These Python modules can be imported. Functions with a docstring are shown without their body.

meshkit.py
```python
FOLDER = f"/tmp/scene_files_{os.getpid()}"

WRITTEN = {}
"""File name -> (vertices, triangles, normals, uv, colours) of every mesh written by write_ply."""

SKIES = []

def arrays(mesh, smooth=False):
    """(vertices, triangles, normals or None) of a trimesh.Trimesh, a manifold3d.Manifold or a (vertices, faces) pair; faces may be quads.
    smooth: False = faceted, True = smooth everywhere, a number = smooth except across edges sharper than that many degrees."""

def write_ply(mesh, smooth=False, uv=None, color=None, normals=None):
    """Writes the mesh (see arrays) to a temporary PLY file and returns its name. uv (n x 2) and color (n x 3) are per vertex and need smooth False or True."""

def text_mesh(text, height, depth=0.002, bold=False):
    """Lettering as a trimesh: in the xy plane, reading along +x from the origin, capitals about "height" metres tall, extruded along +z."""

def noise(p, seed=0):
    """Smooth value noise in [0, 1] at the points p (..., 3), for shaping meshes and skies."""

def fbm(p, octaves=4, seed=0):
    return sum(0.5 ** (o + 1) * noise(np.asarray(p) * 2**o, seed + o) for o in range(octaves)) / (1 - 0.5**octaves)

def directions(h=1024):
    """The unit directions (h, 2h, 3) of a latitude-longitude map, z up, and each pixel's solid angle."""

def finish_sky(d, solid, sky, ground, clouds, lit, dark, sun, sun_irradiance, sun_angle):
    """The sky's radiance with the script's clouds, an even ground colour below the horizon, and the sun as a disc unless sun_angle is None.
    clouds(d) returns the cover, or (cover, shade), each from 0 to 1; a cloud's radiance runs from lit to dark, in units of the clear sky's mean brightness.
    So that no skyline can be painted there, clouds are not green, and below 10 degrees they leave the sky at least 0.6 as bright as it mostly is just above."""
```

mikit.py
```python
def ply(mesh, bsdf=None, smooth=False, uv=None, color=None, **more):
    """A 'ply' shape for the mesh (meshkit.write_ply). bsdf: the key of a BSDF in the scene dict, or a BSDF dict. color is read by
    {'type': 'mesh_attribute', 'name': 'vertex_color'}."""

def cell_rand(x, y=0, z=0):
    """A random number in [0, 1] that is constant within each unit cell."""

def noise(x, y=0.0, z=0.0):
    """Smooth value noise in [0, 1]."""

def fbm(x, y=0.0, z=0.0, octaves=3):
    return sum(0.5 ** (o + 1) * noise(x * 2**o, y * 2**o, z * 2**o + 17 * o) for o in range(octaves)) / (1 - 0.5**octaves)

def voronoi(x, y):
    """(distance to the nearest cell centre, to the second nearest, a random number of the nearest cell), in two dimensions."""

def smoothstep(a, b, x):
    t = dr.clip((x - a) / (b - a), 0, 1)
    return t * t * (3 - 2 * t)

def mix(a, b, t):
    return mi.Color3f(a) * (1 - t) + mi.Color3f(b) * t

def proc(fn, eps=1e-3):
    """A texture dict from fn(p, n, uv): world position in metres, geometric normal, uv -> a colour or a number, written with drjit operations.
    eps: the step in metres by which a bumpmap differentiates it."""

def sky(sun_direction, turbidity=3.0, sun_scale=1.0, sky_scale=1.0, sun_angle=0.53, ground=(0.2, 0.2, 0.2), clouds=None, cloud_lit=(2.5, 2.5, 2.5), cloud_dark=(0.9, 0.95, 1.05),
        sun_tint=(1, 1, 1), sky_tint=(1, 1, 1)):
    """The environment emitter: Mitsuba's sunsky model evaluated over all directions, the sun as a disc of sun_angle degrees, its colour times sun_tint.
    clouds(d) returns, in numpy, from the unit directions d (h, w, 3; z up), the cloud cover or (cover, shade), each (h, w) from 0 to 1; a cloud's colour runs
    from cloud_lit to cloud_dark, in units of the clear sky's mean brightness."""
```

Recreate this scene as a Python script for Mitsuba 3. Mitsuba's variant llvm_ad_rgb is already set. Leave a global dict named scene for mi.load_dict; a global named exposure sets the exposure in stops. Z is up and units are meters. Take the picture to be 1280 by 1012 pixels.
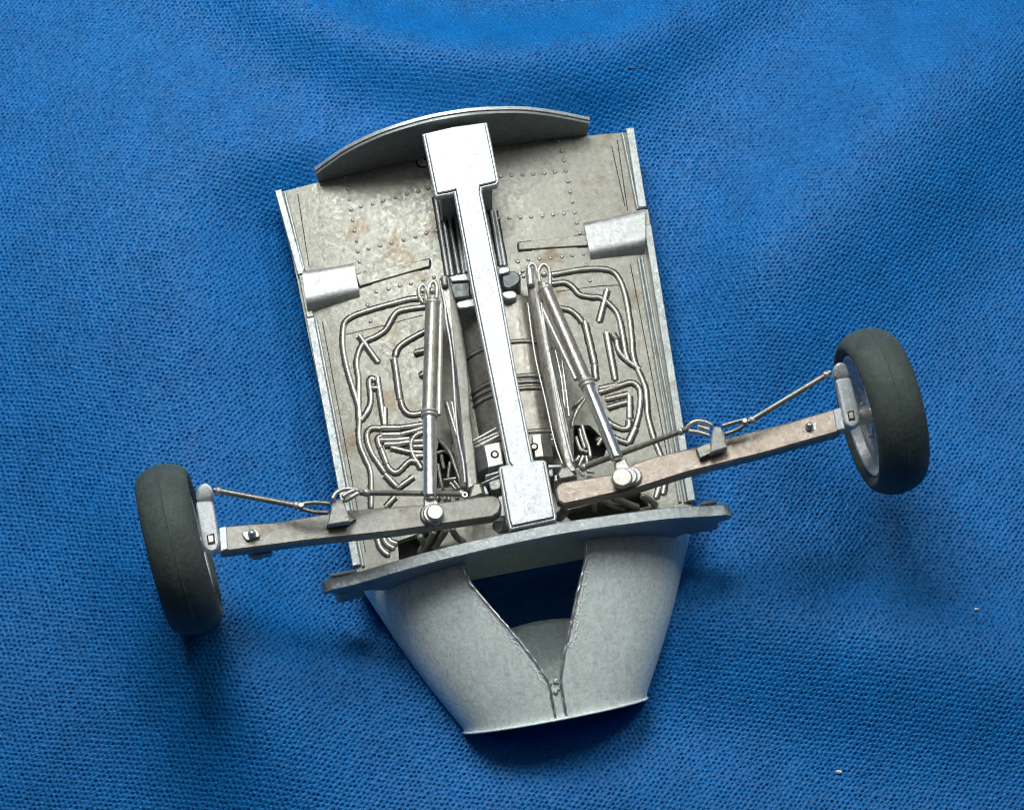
import math, random
import numpy as np, trimesh, manifold3d as m3, mapbox_earcut
import drjit as dr
import mitsuba as mi, mikit, meshkit
from mikit import noise, fbm, smoothstep, mix, cell_rand, proc
T = mi.ScalarTransform4f
rng = np.random.default_rng(7)
scene, labels = {}, {}

# ---------------------------------------------------------------- camera, light, exposure
U = 0.0005            # one drawing unit of the model, in metres
TILT, DIST = math.radians(25), 2900 * U
exposure = 0.1
scene['camera'] = {'type': 'perspective', 'fov': math.degrees(2 * math.atan(640 / 2900)), 'fov_axis': 'x', 'near_clip': 0.05, 'far_clip': 20.0,
    'to_world': T().look_at(origin=[0, -DIST * math.sin(TILT), 60 * U + DIST * math.cos(TILT)], target=[0, 0, 60 * U], up=[0, 1, 0])}
def lamp(key, pos, aim, size, rgb):
    scene[key] = {'type': 'rectangle', 'to_world': T().look_at(origin=pos, target=aim, up=[0, 0.3, 1]).scale([size, size, 1]),
                  'emitter': {'type': 'area', 'radiance': {'type': 'rgb', 'value': rgb}}}
lamp('studio_lamp', [-0.32, 0.98, 1.38], [0, 0, 0.03], 0.40, [10.2, 10.7, 10.7])
lamp('studio_lamp_001', [0.78, 0.72, 1.4], [0, 0, 0.03], 0.24, [9, 9.5, 9.5])
lamp('fill_panel', [-0.2, 0.9, 2.6], [-0.2, 0.5, 0], 1.1, [0.40, 0.42, 0.435])  # unseen glowing panel, added for soft overhead fill and beam reflections
scene['room_light'] = {'type': 'constant', 'radiance': {'type': 'rgb', 'value': [0.018, 0.019, 0.02]}}
labels['studio_lamp'] = {'label': 'soft square lamp shining down from the upper left', 'category': 'lamp'}
labels['studio_lamp_001'] = {'label': 'second soft square lamp, dimmer, on the right', 'category': 'lamp'}
labels['fill_panel'] = {'label': 'unseen wide fill panel added overhead to brighten the beam and metal', 'category': 'fill light'}

# ---------------------------------------------------------------- frames and helpers
TH = math.radians(11.2)
ROT = np.array([[math.cos(TH), -math.sin(TH), 0], [math.sin(TH), math.cos(TH), 0], [0, 0, 1]])
def world(v):
    """model drawing units -> metres in the world"""
    return (np.asarray(v, float) @ ROT.T + [0, 0, 60]) * U
def key_for(k):
    if k not in scene: return k
    i = 1
    while f'{k}_{i:03d}' in scene: i += 1
    return f'{k}_{i:03d}'
def obj(key, mesh, bsdf, smooth=35, **kw):
    if hasattr(mesh, 'to_mesh'):
        q = mesh.to_mesh(); mesh = trimesh.Trimesh(q.vert_properties[:, :3], q.tri_verts, process=False)
    mesh = mesh.copy(); mesh.vertices = world(mesh.vertices)
    key = key_for(key)
    scene[key] = mikit.ply(mesh, bsdf, smooth=smooth, **kw)
    return key
cat = trimesh.util.concatenate
A = lambda x: np.asarray(x, float)
def floor_w(u): return 18 - 18 * (u / 215.0) ** 2
def smooth_path(p, n=6):
    p = A(p)
    if len(p) < 3:
        return np.linspace(p[0], p[-1], 2)
    q = np.vstack([2 * p[0] - p[1], p, 2 * p[-1] - p[-2]]); out = []
    for i in range(1, len(q) - 2):
        a, b, c, d = q[i - 1:i + 3]
        for t in np.arange(n) / n:
            out.append(0.5 * (2 * b + (c - a) * t + (2 * a - 5 * b + 4 * c - d) * t * t + (3 * b - a - 3 * c + d) * t ** 3))
    out.append(p[-1]); return A(out)
def tube(p, r, sides=10, curve=True, squash=1.0):
    """round bar along a path, closed at both ends with a small chamfer"""
    p = smooth_path(p) if curve else A(p)
    r = np.broadcast_to(np.asarray(r, float), (len(p),)) if np.ndim(r) == 0 else np.interp(np.linspace(0, 1, len(p)), np.linspace(0, 1, len(r)), r)
    d0 = (p[0] - p[1]) / np.linalg.norm(p[0] - p[1]); d1 = (p[-1] - p[-2]) / np.linalg.norm(p[-1] - p[-2])
    p = np.vstack([p[0] + d0 * 0.35 * r[0], p, p[-1] + d1 * 0.35 * r[-1]]); r = np.concatenate([[r[0] * 0.6], r, [r[-1] * 0.6]])
    t = np.gradient(p, axis=0); t /= np.linalg.norm(t, axis=1, keepdims=True)
    up = np.array([0, 0, 1.0]); a = np.cross(t, np.where(np.abs(t[:, 2:]) > 0.9, [[1.0, 0, 0]], up)); a /= np.linalg.norm(a, axis=1, keepdims=True)
    b = np.cross(t, a); ang = np.arange(sides) * 2 * np.pi / sides
    v = p[:, None] + r[:, None, None] * (np.cos(ang)[None, :, None] * a[:, None] + squash * np.sin(ang)[None, :, None] * b[:, None])
    n, k = len(p), sides
    f = []
    for i in range(n - 1):
        for j in range(k):
            q0, q1, q2, q3 = i * k + j, i * k + (j + 1) % k, (i + 1) * k + (j + 1) % k, (i + 1) * k + j
            f += [[q0, q1, q2], [q0, q2, q3]]
    V = v.reshape(-1, 3); V = np.vstack([V, p[0], p[-1]])
    for j in range(k):
        f += [[n * k, (j + 1) % k, j], [n * k + 1, (n - 1) * k + j, (n - 1) * k + (j + 1) % k]]
    m = trimesh.Trimesh(V, f, process=False); m.fix_normals() if False else None
    if m.volume < 0: m.invert()
    return m
def area2(p): return 0.5 * np.sum(p[:, 0] * np.roll(p[:, 1], -1) - np.roll(p[:, 0], -1) * p[:, 1])
def inset(p, d):
    """polygon (ccw, n x 2) moved inward by d along its corner bisectors"""
    e = np.roll(p, -1, 0) - p; e /= np.linalg.norm(e, axis=1, keepdims=True) + 1e-9
    n = np.stack([-e[:, 1], e[:, 0]], 1); m = n + np.roll(n, 1, 0)
    m /= np.maximum(np.sum(m * np.roll(n, 1, 0), 1, keepdims=True), 0.35)
    return p + m * d
def slab(p, h, bevel=1.2, dn=None):
    """a plate whose top outline is p (u, v, w), h thick downwards, with a bevelled top edge"""
    p = A(p)
    if area2(p[:, :2]) < 0: p = p[::-1]
    n = len(p); top = p.copy(); top[:, :2] = inset(p[:, :2], bevel)
    mid = p - [0, 0, bevel]; low = p.copy()
    if dn is None: low[:, 2] = p[:, 2] - h
    else: low[:, 2] = dn
    V = np.vstack([top, mid, low]); tri = mapbox_earcut.triangulate_float64(np.ascontiguousarray(top[:, :2]), np.array([n], np.uint32)).reshape(-1, 3).astype(int)
    c = np.cross(np.c_[top[tri[:, 1], :2] - top[tri[:, 0], :2], np.zeros(len(tri))], np.c_[top[tri[:, 2], :2] - top[tri[:, 0], :2], np.zeros(len(tri))])[:, 2]
    tri[c < 0] = tri[c < 0][:, ::-1]
    f = [*tri, *(tri[:, ::-1] + 2 * n)]
    for s in (0, n):
        for i in range(n):
            j = (i + 1) % n
            f += [[s + i, s + n + i, s + n + j], [s + i, s + n + j, s + j]]
    return trimesh.Trimesh(V, f, process=False)
def resample(p, n=4):
    """more points on a closed outline by straight division"""
    p = A(p); out = []
    for a, b in zip(p, np.roll(p, -1, 0)):
        for t in np.arange(n) / n: out.append(a + (b - a) * t)
    return A(out)
def rounded(p, r, n=4):
    """outline (u, v, w) with its corners rounded"""
    p = A(p); out = []
    for i in range(len(p)):
        a, b, c = p[i - 1], p[i], p[(i + 1) % len(p)]
        da, dc = np.linalg.norm(a - b), np.linalg.norm(c - b); q = min(r, da * .45, dc * .45)
        s, e = b + (a - b) / da * q, b + (c - b) / dc * q
        for t in np.linspace(0, 1, n): out.append((1 - t) ** 2 * s + 2 * t * (1 - t) * b + t * t * e)
    return A(out)
def lathe(profile, at, axis, n=64):
    """profile: (radius, along) pairs, turned about the axis through at"""
    ax = A(axis) / np.linalg.norm(axis); x = np.cross(ax, [0, 0, 1.0] if abs(ax[2]) < .9 else [1.0, 0, 0]); x /= np.linalg.norm(x); y = np.cross(ax, x)
    pr = A(profile); ang = np.arange(n) * 2 * np.pi / n
    V = (A(at) + pr[:, None, 1:2] * ax + pr[:, None, 0:1] * (np.cos(ang)[None, :, None] * x + np.sin(ang)[None, :, None] * y)).reshape(-1, 3); f = []
    for i in range(len(pr) - 1):
        for j in range(n):
            q = i * n + j, i * n + (j + 1) % n, (i + 1) * n + (j + 1) % n, (i + 1) * n + j
            f += [[q[0], q[1], q[2]], [q[0], q[2], q[3]]]
    return trimesh.Trimesh(V, f, process=False)
def disc(at, axis, r, h, n=28, b=1.0):
    return lathe([(0.01, 0), (r, 0), (r, h - b), (r - b, h), (0.01, h)], at, axis, n)
def bar(p, q, w, h, bevel=1.0, side=None):
    """a rectangular bar from p to q; w wide, h thick"""
    p, q = A(p), A(q); d = q - p; L = np.linalg.norm(d); d /= L
    s = np.cross(d, [0, 0, 1.0]) if side is None else A(side); s -= d * (s @ d); s /= np.linalg.norm(s); t = np.cross(s, d)
    o = [(-w / 2, -h / 2), (w / 2, -h / 2), (w / 2, h / 2), (-w / 2, h / 2)]; o = rounded([(a, b, 0) for a, b in o], bevel, 3)[:, :2]
    n = len(o); V = np.vstack([p + o[:, :1] * s + o[:, 1:] * t, q + o[:, :1] * s + o[:, 1:] * t, p[None], q[None]]); f = []
    for i in range(n):
        j = (i + 1) % n; f += [[i, j, n + j], [i, n + j, n + i], [2 * n, j, i], [2 * n + 1, n + i, n + j]]
    m = trimesh.Trimesh(V, f, process=False)
    if m.volume < 0: m.invert()
    return m

# ---------------------------------------------------------------- materials
def q(p, s): return p.x * (s / U), p.y * (s / U), p.z * (s / U)      # noise coordinates in drawing units
def two(d): return {'type': 'twosided', 'nested': d}
def bumped(d, fn, scale, eps=0.0004): return {'type': 'bumpmap', 'tex': proc(fn, eps=eps), 'scale': scale, 'nested': d}
def grain(s, lo, hi): return lambda p, n, uv: lo + (hi - lo) * noise(*q(p, s))
CT, ST = math.cos(math.radians(11.2)), math.sin(math.radians(11.2))
def weathered(base, stain, amount, s=0.02, fine=0.55):
    def f(p, n, uv):
        a = fbm(*q(p, s), octaves=4); b = fbm(*q(p, s * 4.3), octaves=3); g = noise(*q(p, fine)); h = noise(*q(p, fine * 0.43))
        c = mix(base, stain, smoothstep(0.5, 0.78, a * 0.65 + b * 0.35) * amount)
        x, y, z = q(p, 1.0); st = noise((x * CT + y * ST) * .30, (y * CT - x * ST) * .022, z * .05)
        return c * (0.72 + 0.3 * g + 0.24 * h) * (0.86 + 0.16 * b + 0.12 * st)
    return f
def paint(base, stain, amount, metallic, rough, s=0.02, bump=0.00008, fine=0.55, spec=0.5):
    d = {'type': 'principled', 'base_color': proc(weathered(base, stain, amount, s, fine)), 'metallic': metallic, 'roughness': proc(grain(0.3, rough - .08, rough + .1)), 'specular': spec}
    return two(bumped(d, lambda p, n, uv: 0.85 * noise(*q(p, 0.7)) + 0.15 * noise(*q(p, 0.3)), bump))
scene['floor_paint'] = paint((.345, .335, .285), (.21, .145, .085), 0.85, 0.55, 0.48)
scene['pipe_paint'] = paint((.66, .64, .58), (.40, .31, .22), 0.6, 0.6, 0.34, s=0.05)
scene['bright_paint'] = paint((.66, .68, .68), (.50, .50, .48), 0.7, 0.5, 0.46, bump=0.00006, fine=0.8)
scene['rim_paint'] = paint((.38, .41, .41), (.62, .66, .64), 0.9, 0.45, 0.42, s=0.07, bump=0.0003)
scene['rail_paint'] = paint((.40, .43, .42), (.24, .24, .22), 0.8, 0.4, 0.42, s=0.045, bump=0.0001)
scene['aged_paint'] = paint((.34, .325, .29), (.20, .155, .11), 0.8, 0.6, 0.40, s=0.06)
scene['rusty_paint'] = paint((.36, .295, .24), (.48, .46, .43), 0.9, 0.5, 0.42, s=0.05)
scene['dark_metal'] = paint((.13, .145, .14), (.09, .085, .08), 0.6, 0.45, 0.42)
scene['grey_paint'] = paint((.30, .33, .32), (.24, .26, .25), 0.6, 0.35, 0.42, s=0.05)
scene['scoop_paint'] = paint((.50, .51, .49), (.36, .35, .32), 0.8, 0.5, 0.44, s=0.05)
scene['strut_paint'] = paint((.46, .43, .37), (.25, .19, .13), 0.8, 0.65, 0.36, s=0.05)
scene['chrome'] = two({'type': 'principled', 'base_color': {'type': 'rgb', 'value': [.80, .80, .78]}, 'metallic': 0.85, 'roughness': proc(grain(0.25, 0.2, 0.34))})
scene['cowl_paint'] = paint((.82, .90, .86), (.74, .82, .78), 0.4, 0.12, 0.33, s=0.03, bump=0.00006, fine=0.7)
scene['rubber'] = two(bumped({'type': 'principled', 'base_color': proc(lambda p, n, uv: mix((.060, .080, .072), (.082, .100, .090), smoothstep(.35, .75, fbm(*q(p, .035), octaves=4))) * (0.8 + .4 * noise(*q(p, .5)))), 'roughness': 0.62, 'specular': 0.35},
    lambda p, n, uv: fbm(*q(p, .22), octaves=3), 0.0004))
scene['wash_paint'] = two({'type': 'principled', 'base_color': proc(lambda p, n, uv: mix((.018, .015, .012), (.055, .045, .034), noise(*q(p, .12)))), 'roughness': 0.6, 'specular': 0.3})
scene['thread_fibre'] = two({'type': 'diffuse', 'reflectance': {'type': 'rgb', 'value': [.12, .26, .45]}})
scene['lint'] = two({'type': 'diffuse', 'reflectance': {'type': 'rgb', 'value': [.8, .8, .78]}})

# the cloth is one blue; its knit is relief in the mesh below
scene['cloth_weave'] = two({'type': 'principled', 'base_color': proc(lambda p, n, uv: mix((.001, .118, .385), (.003, .168, .50), noise(p.x / U * .5, p.y / U * .5, 2.0)) * (.9 + .2 * noise(p.x / U * .03, p.y / U * .03, 4.0))),
    'roughness': 0.45, 'specular': 0.25, 'sheen': 0.15, 'sheen_tint': 1.0})

# ---------------------------------------------------------------- the cloth
def cloth_z(x, y):
    """height of the cloth in drawing units over (x, y) in drawing units"""
    g = lambda cx, cy, sx, sy, a, rot=0: a * np.exp(-0.5 * ((((x - cx) * np.cos(rot) + (y - cy) * np.sin(rot)) / sx) ** 2 + ((-(x - cx) * np.sin(rot) + (y - cy) * np.cos(rot)) / sy) ** 2))
    z = 10 * meshkit.fbm(np.stack([x * .0022, y * .0022, x * 0 + 3.3], -1), octaves=2) - 5
    crest = 508 + .0012 * (x + 30) ** 2
    z = z + 58 * np.exp(-0.5 * ((y - crest) / 55) ** 2 - 0.5 * ((x + 10) / 250) ** 2) + g(-30, 720, 300, 80, 20)     # fold behind the round end of the bay
    z = z + g(430, 285, 330, 92, 62, .8) + g(690, 560, 240, 120, 40, .3)           # ridge running up to the right
    z = z + g(-420, 230, 300, 300, 60, .4)
    z = z + g(-330, -330, 70, 170, 46, .45) + g(-560, -420, 200, 120, 20, .1)      # fold beside the cowl
    z = z + g(470, -300, 260, 60, 26, -.22) + g(330, -440, 220, 60, -16, -.2)
    u, v = x * math.cos(TH) + y * math.sin(TH), -x * math.sin(TH) + y * math.cos(TH)
    st = lambda a, b, t: (lambda q: q * q * (3 - 2 * q))(np.clip((t - a) / (b - a), 0, 1))
    bay = st(-300, -180, v) * (1 - st(320, 450, v)) * (1 - st(170, 400, np.abs(u + 8)))
    z = z * (1 - bay) - 8 * bay                                                     # the bay presses the cloth flat
    uu = u + 21; vf = -393 - 28 * np.sqrt(np.maximum(0, 1 - (uu / 114) ** 2))
    low = st(vf + 2, vf + 34, v) * (1 - st(-200, -90, v)) * (1 - st(-34, 2, np.abs(uu) - 196 - .503 * (np.minimum(v, -200) + 216)))
    return (z + g(80, -490, 180, 40, 10, .2)) * (1 - low) - 48 * low                 # and so does the cowl
def knit(x, y):
    """relief of the knit: little holes in staggered rows that wander a little, thick and thin yarn between them"""
    at = lambda k, s: meshkit.noise(np.stack([x * s, y * s, np.full_like(x, k)], -1))
    rnd = lambda a, b, k: meshkit.noise(np.stack([a, b, np.full_like(a, k)], -1))
    c, q_ = math.cos(math.radians(-7)), math.sin(math.radians(-7))
    wx, wy = 11 * at(3, .005) + 1.1 * at(5, .08), 11 * at(9, .005) + 1.1 * at(12, .08)
    a, b = (c * x + q_ * y + wx) / 6.3, (-q_ * x + c * y + wy) / 5.7
    row = np.floor(b); a = a + .5 * np.mod(row, 2); i = np.floor(a); fa, fb = a - i - .5, b - row - .5
    ca, cb = fa - .24 * (rnd(i, row, 1) - .5), fb - .24 * (rnd(i, row, 2) - .5); r = np.sqrt(ca * ca + cb * cb)
    hole = 1 - np.clip((r - .06) / .25, 0, 1); hole = hole * hole * (3 - 2 * hole)
    return -3.2 * hole * (.55 + .6 * rnd(i, row, 3)) + 1.1 * (rnd(i, row, 4) - .5) * np.clip(1 - np.hypot(fa + .2, fb - .42) * 2.6, 0, 1) * 2 + .5 * at(21, .45)
def lines(a, b, step, far):
    m = np.arange(a, b, step); e = np.geomspace(step * 2, far, 26)
    return np.concatenate([a - e[::-1], m, m[-1] + e])
gx, gy = np.meshgrid(lines(-735, 735, 1.42, 900), lines(-610, 665, 1.42, 900), indexing='ij'); NX, NY = gx.shape
CV = np.stack([gx, gy, cloth_z(gx, gy) + knit(gx, gy)], -1).reshape(-1, 3) * U
i, j = np.meshgrid(np.arange(NX - 1), np.arange(NY - 1), indexing='ij'); k0 = (i * NY + j).ravel()
scene['cloth'] = mikit.ply((CV, np.stack([k0, k0 + NY, k0 + NY + 1, k0 + 1], 1)), 'cloth_weave', smooth=True)
labels['cloth'] = {'label': 'bright blue satin knit cloth with soft folds under the model', 'category': 'cloth', 'kind': 'structure'}

M = 'landing_gear_model'
labels[M] = {'label': 'silver scale model of an aircraft wheel bay with two black wheels and a grey cowl', 'category': 'scale model'}
FL, KB, TB, FB, CW = M + '__bay_floor', M + '__keel_beam', M + '__curved_bulkhead', M + '__front_bulkhead', M + '__cowl'

# ---------------------------------------------------------------- bay floor
left = [(-242.8,363.6,-4.9),(-231.6,-171,-2.9)]; right = [(236.3,363.9,-3.7),(193.1,-174.3,3.5)]
def edge(e, t): return A(e[0])[:2] * (1 - t) + A(e[1])[:2] * t
def solid_grid(nu=60, nv=40, thick=12):
    vtop, vbot = 361.5, -203
    top = []
    for b in range(nv + 1):
        v = vtop + (vbot - vtop) * b / nv
        ul = left[0][0] + (v - left[0][1]) / (left[1][1] - left[0][1]) * (left[1][0] - left[0][0])
        ur = right[0][0] + (v - right[0][1]) / (right[1][1] - right[0][1]) * (right[1][0] - right[0][0])
        for a in range(nu + 1):
            u = ul + 4 + (ur - ul - 8) * a / nu; top.append((u, v, floor_w(u)))
    top = A(top); n = len(top); V = np.vstack([top, top - [0, 0, thick]]); f = []; W = nu + 1
    for b in range(nv):
        for a in range(nu):
            s = b * W + a; f += [[s, s + W, s + W + 1], [s, s + W + 1, s + 1], [n + s, n + s + W + 1, n + s + W], [n + s, n + s + 1, n + s + W + 1]]
    ring = [a for a in range(nu)] + [b * W + nu for b in range(nv)] + [nv * W + a for a in range(nu, 0, -1)] + [b * W for b in range(nv, 0, -1)]
    for x, y in zip(ring, ring[1:] + ring[:1]): f += [[x, y, n + y], [x, n + y, n + x]]
    m = trimesh.Trimesh(V, f, process=False)
    return m if m.volume > 0 else (m.invert() or m)
def man(t): return m3.Manifold(m3.Mesh(np.asarray(t.vertices, np.float32), np.asarray(t.faces, np.uint32)))
fl = man(solid_grid())
def hole(p): return m3.CrossSection([A(p)[:, :2] if area2(A(p)[:, :2]) > 0 else A(p)[::-1, :2]]).extrude(120).translate([0, 0, -60])
for p in [[(-26.6,302.7,17.7),(-18.1,302.5,17.9),(-18.5,268.5,17.9),(-27.5,269.6,17.7)],                       # slot beside the keel beam
          [(-98.5,-33.4,14.2),(-90.6,-51.7,14.8),(-84.7,-80.4,15.2),(-86.2,-101.8,15.1),(-113,-98.3,13),(-103.8,-48.6,13.8)],  # openings round the pipe bundles
          [(67.8,-49.2,16.2),(88,-52.7,15),(104.6,-81.6,13.7),(96.2,-96.8,14.4),(57,-103.7,16.7)],
          [(-172.2,-154.6,6.5),(-138.7,-150.2,10.5),(-108.5,-147.7,13.4),(-134,-178.9,11),(-176.3,-194.8,5.9)], [(27.7,-160.4,17.7),(129.7,-151.1,11.5),(137.4,-170.6,10.7),(43.6,-179.4,17.3)]]:
    fl = fl - hole(p)
obj(FL, fl, 'floor_paint', 30)
labels[FL] = {'label': 'curved silver floor panel stained brown, with rivets and pipes'}
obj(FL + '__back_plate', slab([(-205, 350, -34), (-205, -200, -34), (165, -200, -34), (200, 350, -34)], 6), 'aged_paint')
# side rails: an outer ledge, a thin rib and an engraved strip
def along(reg_pts, off=0):  return A(reg_pts) + [0, 0, off]
def rail(p, w, h, zt):
    p = A(p); d = p[-1] - p[0]; s = np.array([d[1], -d[0], 0]) / np.linalg.norm(d[:2]) * w / 2
    return slab(np.vstack([p + s, (p - s)[::-1]]) + [0, 0, zt], h, 0.9)
obj(FL + '__side_rail', rail([(-239.7,362.6,-4.4),(-229.4,232.7,-2.5)], 9, 34, 6), 'rail_paint')
obj(FL + '__side_rail', rail([(-228.4,232.4,-2.3),(-228,169.9,-2.2)], 9, 34, 4), 'floor_paint')
obj(FL + '__side_rail', rail([(-228.2,168.8,-2.3),(-226.2,-174.5,-1.9)], 10, 34, 5), 'rail_paint')
obj(FL + '__side_rail', rail([(230.9,364.3,-2.8),(221,242.5,-1)], 11, 34, 7), 'rail_paint')
obj(FL + '__side_rail', rail([(223.7,239.8,-1.5),(221.4,215.7,-1.1)], 9, 34, 5), 'floor_paint')
obj(FL + '__side_rail', rail([(221.4,215.7,-1.1),(189.2,-173.8,4.1)], 10, 34, 7), 'rail_paint')
for p in [[(-231.7,358.9,-2.9),(-225.1,239.7,-1.7)], [(-221.4,165.7,-1.1),(-218.6,-176.5,-0.6)], [(219.9,359,-0.8),(214.7,243.1,0)], [(204.1,171.9,1.8),(182.3,-172.8,5.1)], [(199.4,170,2.5),(175.4,-171.9,6)]]:
    obj(FL + '__rib', tube(along(p, 1.5), 2.0, curve=False), 'rail_paint')
wash = []
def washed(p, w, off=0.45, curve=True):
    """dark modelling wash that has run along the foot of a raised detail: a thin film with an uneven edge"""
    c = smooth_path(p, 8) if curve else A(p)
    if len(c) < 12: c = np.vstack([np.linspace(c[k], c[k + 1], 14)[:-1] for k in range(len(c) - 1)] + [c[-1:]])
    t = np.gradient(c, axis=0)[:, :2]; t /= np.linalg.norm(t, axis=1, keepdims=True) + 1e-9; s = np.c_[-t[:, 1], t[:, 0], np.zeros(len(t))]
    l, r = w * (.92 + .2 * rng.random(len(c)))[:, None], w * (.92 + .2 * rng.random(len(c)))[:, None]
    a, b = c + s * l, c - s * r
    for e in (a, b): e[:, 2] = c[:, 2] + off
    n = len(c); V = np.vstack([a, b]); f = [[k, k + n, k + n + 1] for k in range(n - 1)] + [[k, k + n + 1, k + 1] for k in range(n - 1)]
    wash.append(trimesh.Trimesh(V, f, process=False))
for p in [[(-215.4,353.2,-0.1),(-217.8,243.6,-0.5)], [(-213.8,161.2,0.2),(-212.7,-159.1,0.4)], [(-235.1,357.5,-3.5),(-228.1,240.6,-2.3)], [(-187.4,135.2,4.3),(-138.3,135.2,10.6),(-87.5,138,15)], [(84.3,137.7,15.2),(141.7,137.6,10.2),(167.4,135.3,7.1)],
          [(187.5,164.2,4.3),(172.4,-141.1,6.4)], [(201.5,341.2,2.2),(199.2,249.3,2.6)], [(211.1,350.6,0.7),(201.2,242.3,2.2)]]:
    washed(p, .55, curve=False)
# scoops on the side rails and the tapered straps that run from them
def scoop(p, hs, key):
    """arched fairing over the outline p: hs heights at its corners (rail side first)"""
    p = A(p); n = 12; V = []
    for k in range(n + 1):
        t = k / n
        for s, (a, b) in ((0, (p[0], p[3])), (1, (p[1], p[2]))):
            c = a * (1 - t) + b * t; h = (hs[0] if s == 0 else hs[1]) * (1 - abs(2 * t - 1) ** 8)
            V.append([*c[:2], floor_w(c[0]) + h])
    V = A(V); L = V[0::2]; Rr = V[1::2]; m = 8; G = np.stack([L * (1 - a) + Rr * a for a in np.linspace(0, 1, m + 1)], 1)
    base = G.copy(); base[..., 2] = -25
    faces = []; W = m + 1; N = (n + 1) * W; flat = np.vstack([G.reshape(-1, 3), base.reshape(-1, 3)])
    for a in range(n):
        for b in range(m):
            s = a * W + b; faces += [[s, s + W, s + W + 1], [s, s + W + 1, s + 1]]
    ring = [b for b in range(m)] + [a * W + m for a in range(n)] + [n * W + b for b in range(m, 0, -1)] + [a * W for a in range(n, 0, -1)]
    for x, y in zip(ring, ring[1:] + ring[:1]): faces += [[x, y, N + y], [x, N + y, N + x]]
    t = trimesh.Trimesh(flat, faces, process=False); 
    if t.face_normals[0][2] < 0: t.invert()
    obj(key, t, 'scoop_paint', 40)
scoop([(-227.7,236.9,-2.2),(-161.1,232.5,7.9),(-161.2,182.9,7.9),(-229.9,177.5,-2.6)], (17, 8), FL + '__scoop')
scoop([(222.9,241.1,-1.3),(139.6,231.4,10.4),(137.4,176.6,10.6),(209.3,176.1,0.9)], (17, 8), FL + '__scoop')
for p in [[(-162,214.9,7.8),(-65.1,213.9,16.3),(-67.1,203.3,16.2),(-158.9,196.4,8.2)], [(51,215.2,17),(141,213.1,10.3),(139.6,196.5,10.4),(49.3,204,17.1)]]:
    washed([*p, p[0]], 1.8, curve=False)
    obj(FL + '__strap', slab(along(p, 3), 8, 1.0), 'floor_paint')
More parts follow.
